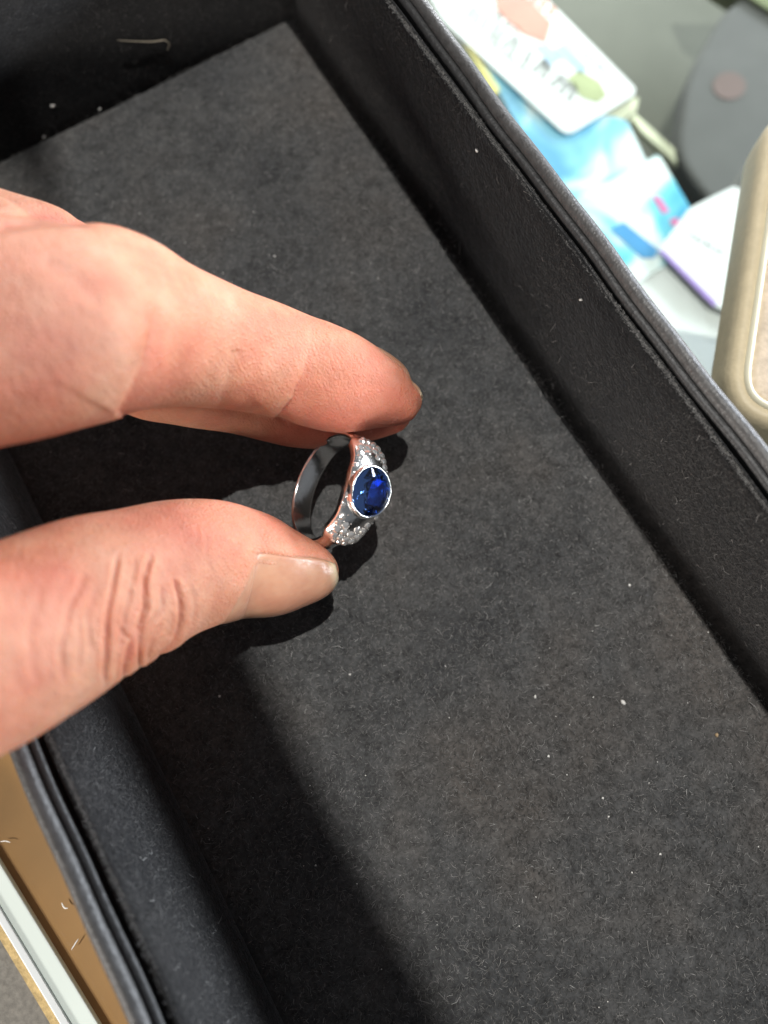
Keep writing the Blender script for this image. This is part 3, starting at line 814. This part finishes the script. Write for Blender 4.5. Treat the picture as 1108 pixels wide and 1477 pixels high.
def strand(name, pts, r_, mat, label, cat='fibre', parent=None):
    P = catmull(np.array(pts), 6); n = len(P); V = []
    T = np.gradient(P, axis=0); T /= np.linalg.norm(T, axis=1, keepdims=True)
    for i in range(n):
        a = np.cross(T[i], [0.3, 0.2, 1]); a /= np.linalg.norm(a); b_ = np.cross(T[i], a)
        rr_ = r_ * (1 - .6 * abs(2 * i / (n - 1) - 1) ** 3)
        for j in range(5): V.append(P[i] + rr_ * (math.cos(j * 1.2566) * a + math.sin(j * 1.2566) * b_))
    o = mesh_obj(name, V, grid_faces(n, 5, close_v=True), mat, origin=P[0])
    return tag(o, label, cat)
speck('lint_speck', on_wall(75, 152, 'b'), .85, M_LINT, 'white lint speck clinging to the back wall, upper left')
speck('lint_speck', U(142, 156, .9), .85, M_LINT, 'white lint speck in the crease at the foot of the back wall')
speck('lint_speck', U(62, 196, .9), .8, M_LINT, 'white lint speck leftmost along the back wall crease')
speck('lint_speck', U(899, 1013, .7), .6, M_LINT, 'brightest white oval speck on the tray floor, lower right')
speck('lint_speck', U(772, 1005, .6), .36, M_LINT, 'small white speck left of the brightest oval speck on the floor')
speck('lint_speck', U(1034, 1060, .6), .45, M_STRAW, 'tan crumb on the floor near the right edge', 'crumb')
speck('lint_speck', on_wall(688, 217, 1), .5, M_LINT, 'pale speck high on the right wall lining')
speck('lint_speck', on_wall(838, 432, 1), .4, M_LINT, 'tiny pale speck midway along the right wall lining')
speck('lint_speck', U(961, 763, 1.5), .75, M_LINT, 'grey fluff ball at the foot of the right wall')
p0 = on_wall(168, 56, 'b'); p1 = on_wall(215, 58, 'b'); p2 = on_wall(236, 56, 'b'); p3 = on_wall(243, 62, 'b'); p4 = on_wall(240, 70, 'b')
strand('stray_hair', [p + np.array([0, -.5, 0]) for p in (p0, p1, p2, p3, p4)], .13, M_HAIR, 'curled pale hair stuck to the back wall lining', 'hair')
strand('straw_bit', [U(986, 795, 1.6), U(990, 803, 1.4), U(994, 813, .9)], .28, M_STRAW, 'short tan straw bit at the foot of the right wall', 'straw')
strand('glass_fibre', [U(89, 1302, GZ + .16), U(93, 1309, GZ + .16), U(98, 1310, GZ + .16)], .15, M_LINT, 'short white curl of fibre on the glass beside the tray')
strand('glass_fibre', [U(103, 1370, GZ + .16), U(108, 1362, GZ + .16), U(113, 1354, GZ + .16)], .12, M_LINT, 'straight white fibre on the glass beside the tray')
strand('glass_fibre', [U(0, 1214, GZ + .16), U(8, 1213, GZ + .16), U(15, 1215, GZ + .16)], .1, M_LINT, 'white fibre on the glass at the left edge')
# uncountable dust, lint and stray curls in the tray
n_ = 150
P = np.stack([rng.uniform(XL + 2, XR - 1, n_), rng.uniform(-75, YB - 2, n_), np.full(n_, .55)], 1)
fibres('lint_curls', P, up(n_), 0, 1.0, 2.6, .085, rng.uniform(.75, 1, n_), curl=1.2, lift=.3)
n_ = 46
y = np.concatenate([rng.normal(c_, 4, 23) for c_ in (42, 86)])
P = np.stack([XR - .8 - np.abs(rng.normal(0, 2.2, n_)), y, np.full(n_, 1.4)], 1)
fibres('lint_curls', P, up(n_), 0, .6, 2.4, .055, rng.uniform(.6, .97, n_), curl=1.3, lift=.5)
for sx in (-1, 1):
    P, nr2 = wall_pts(150, sx)
    fibres('lint_curls', P + nr2 * .2, nr2, 0, 1.0, 3.0, .08, rng.uniform(.7, .97, len(P)), curl=1.3, lift=.3)
V, F = [], []
for k in range(190):
    x, y = rng.uniform(XL + 2, XR - 1), rng.uniform(-75, YB - 2); r_ = rng.gamma(1.5, .045) + .04; b0 = len(V)
    for q in ((1, 0, 0), (0, 1, 0), (-1, 0, 0), (0, -1, 0), (0, 0, .8)): V.append((x + q[0] * r_ * rng.uniform(.6, 1.3), y + q[1] * r_ * rng.uniform(.6, 1.3), .6 + q[2] * r_))
    F += [(b0 + i, b0 + (i + 1) % 4, b0 + 4) for i in range(4)]
o = mesh_obj('dust_specks', V, F, M_LINT, tray); tag(o, kind='stuff')

for o in bpy.data.objects:
    if 'world_parts' in o.keys(): del o['world_parts']
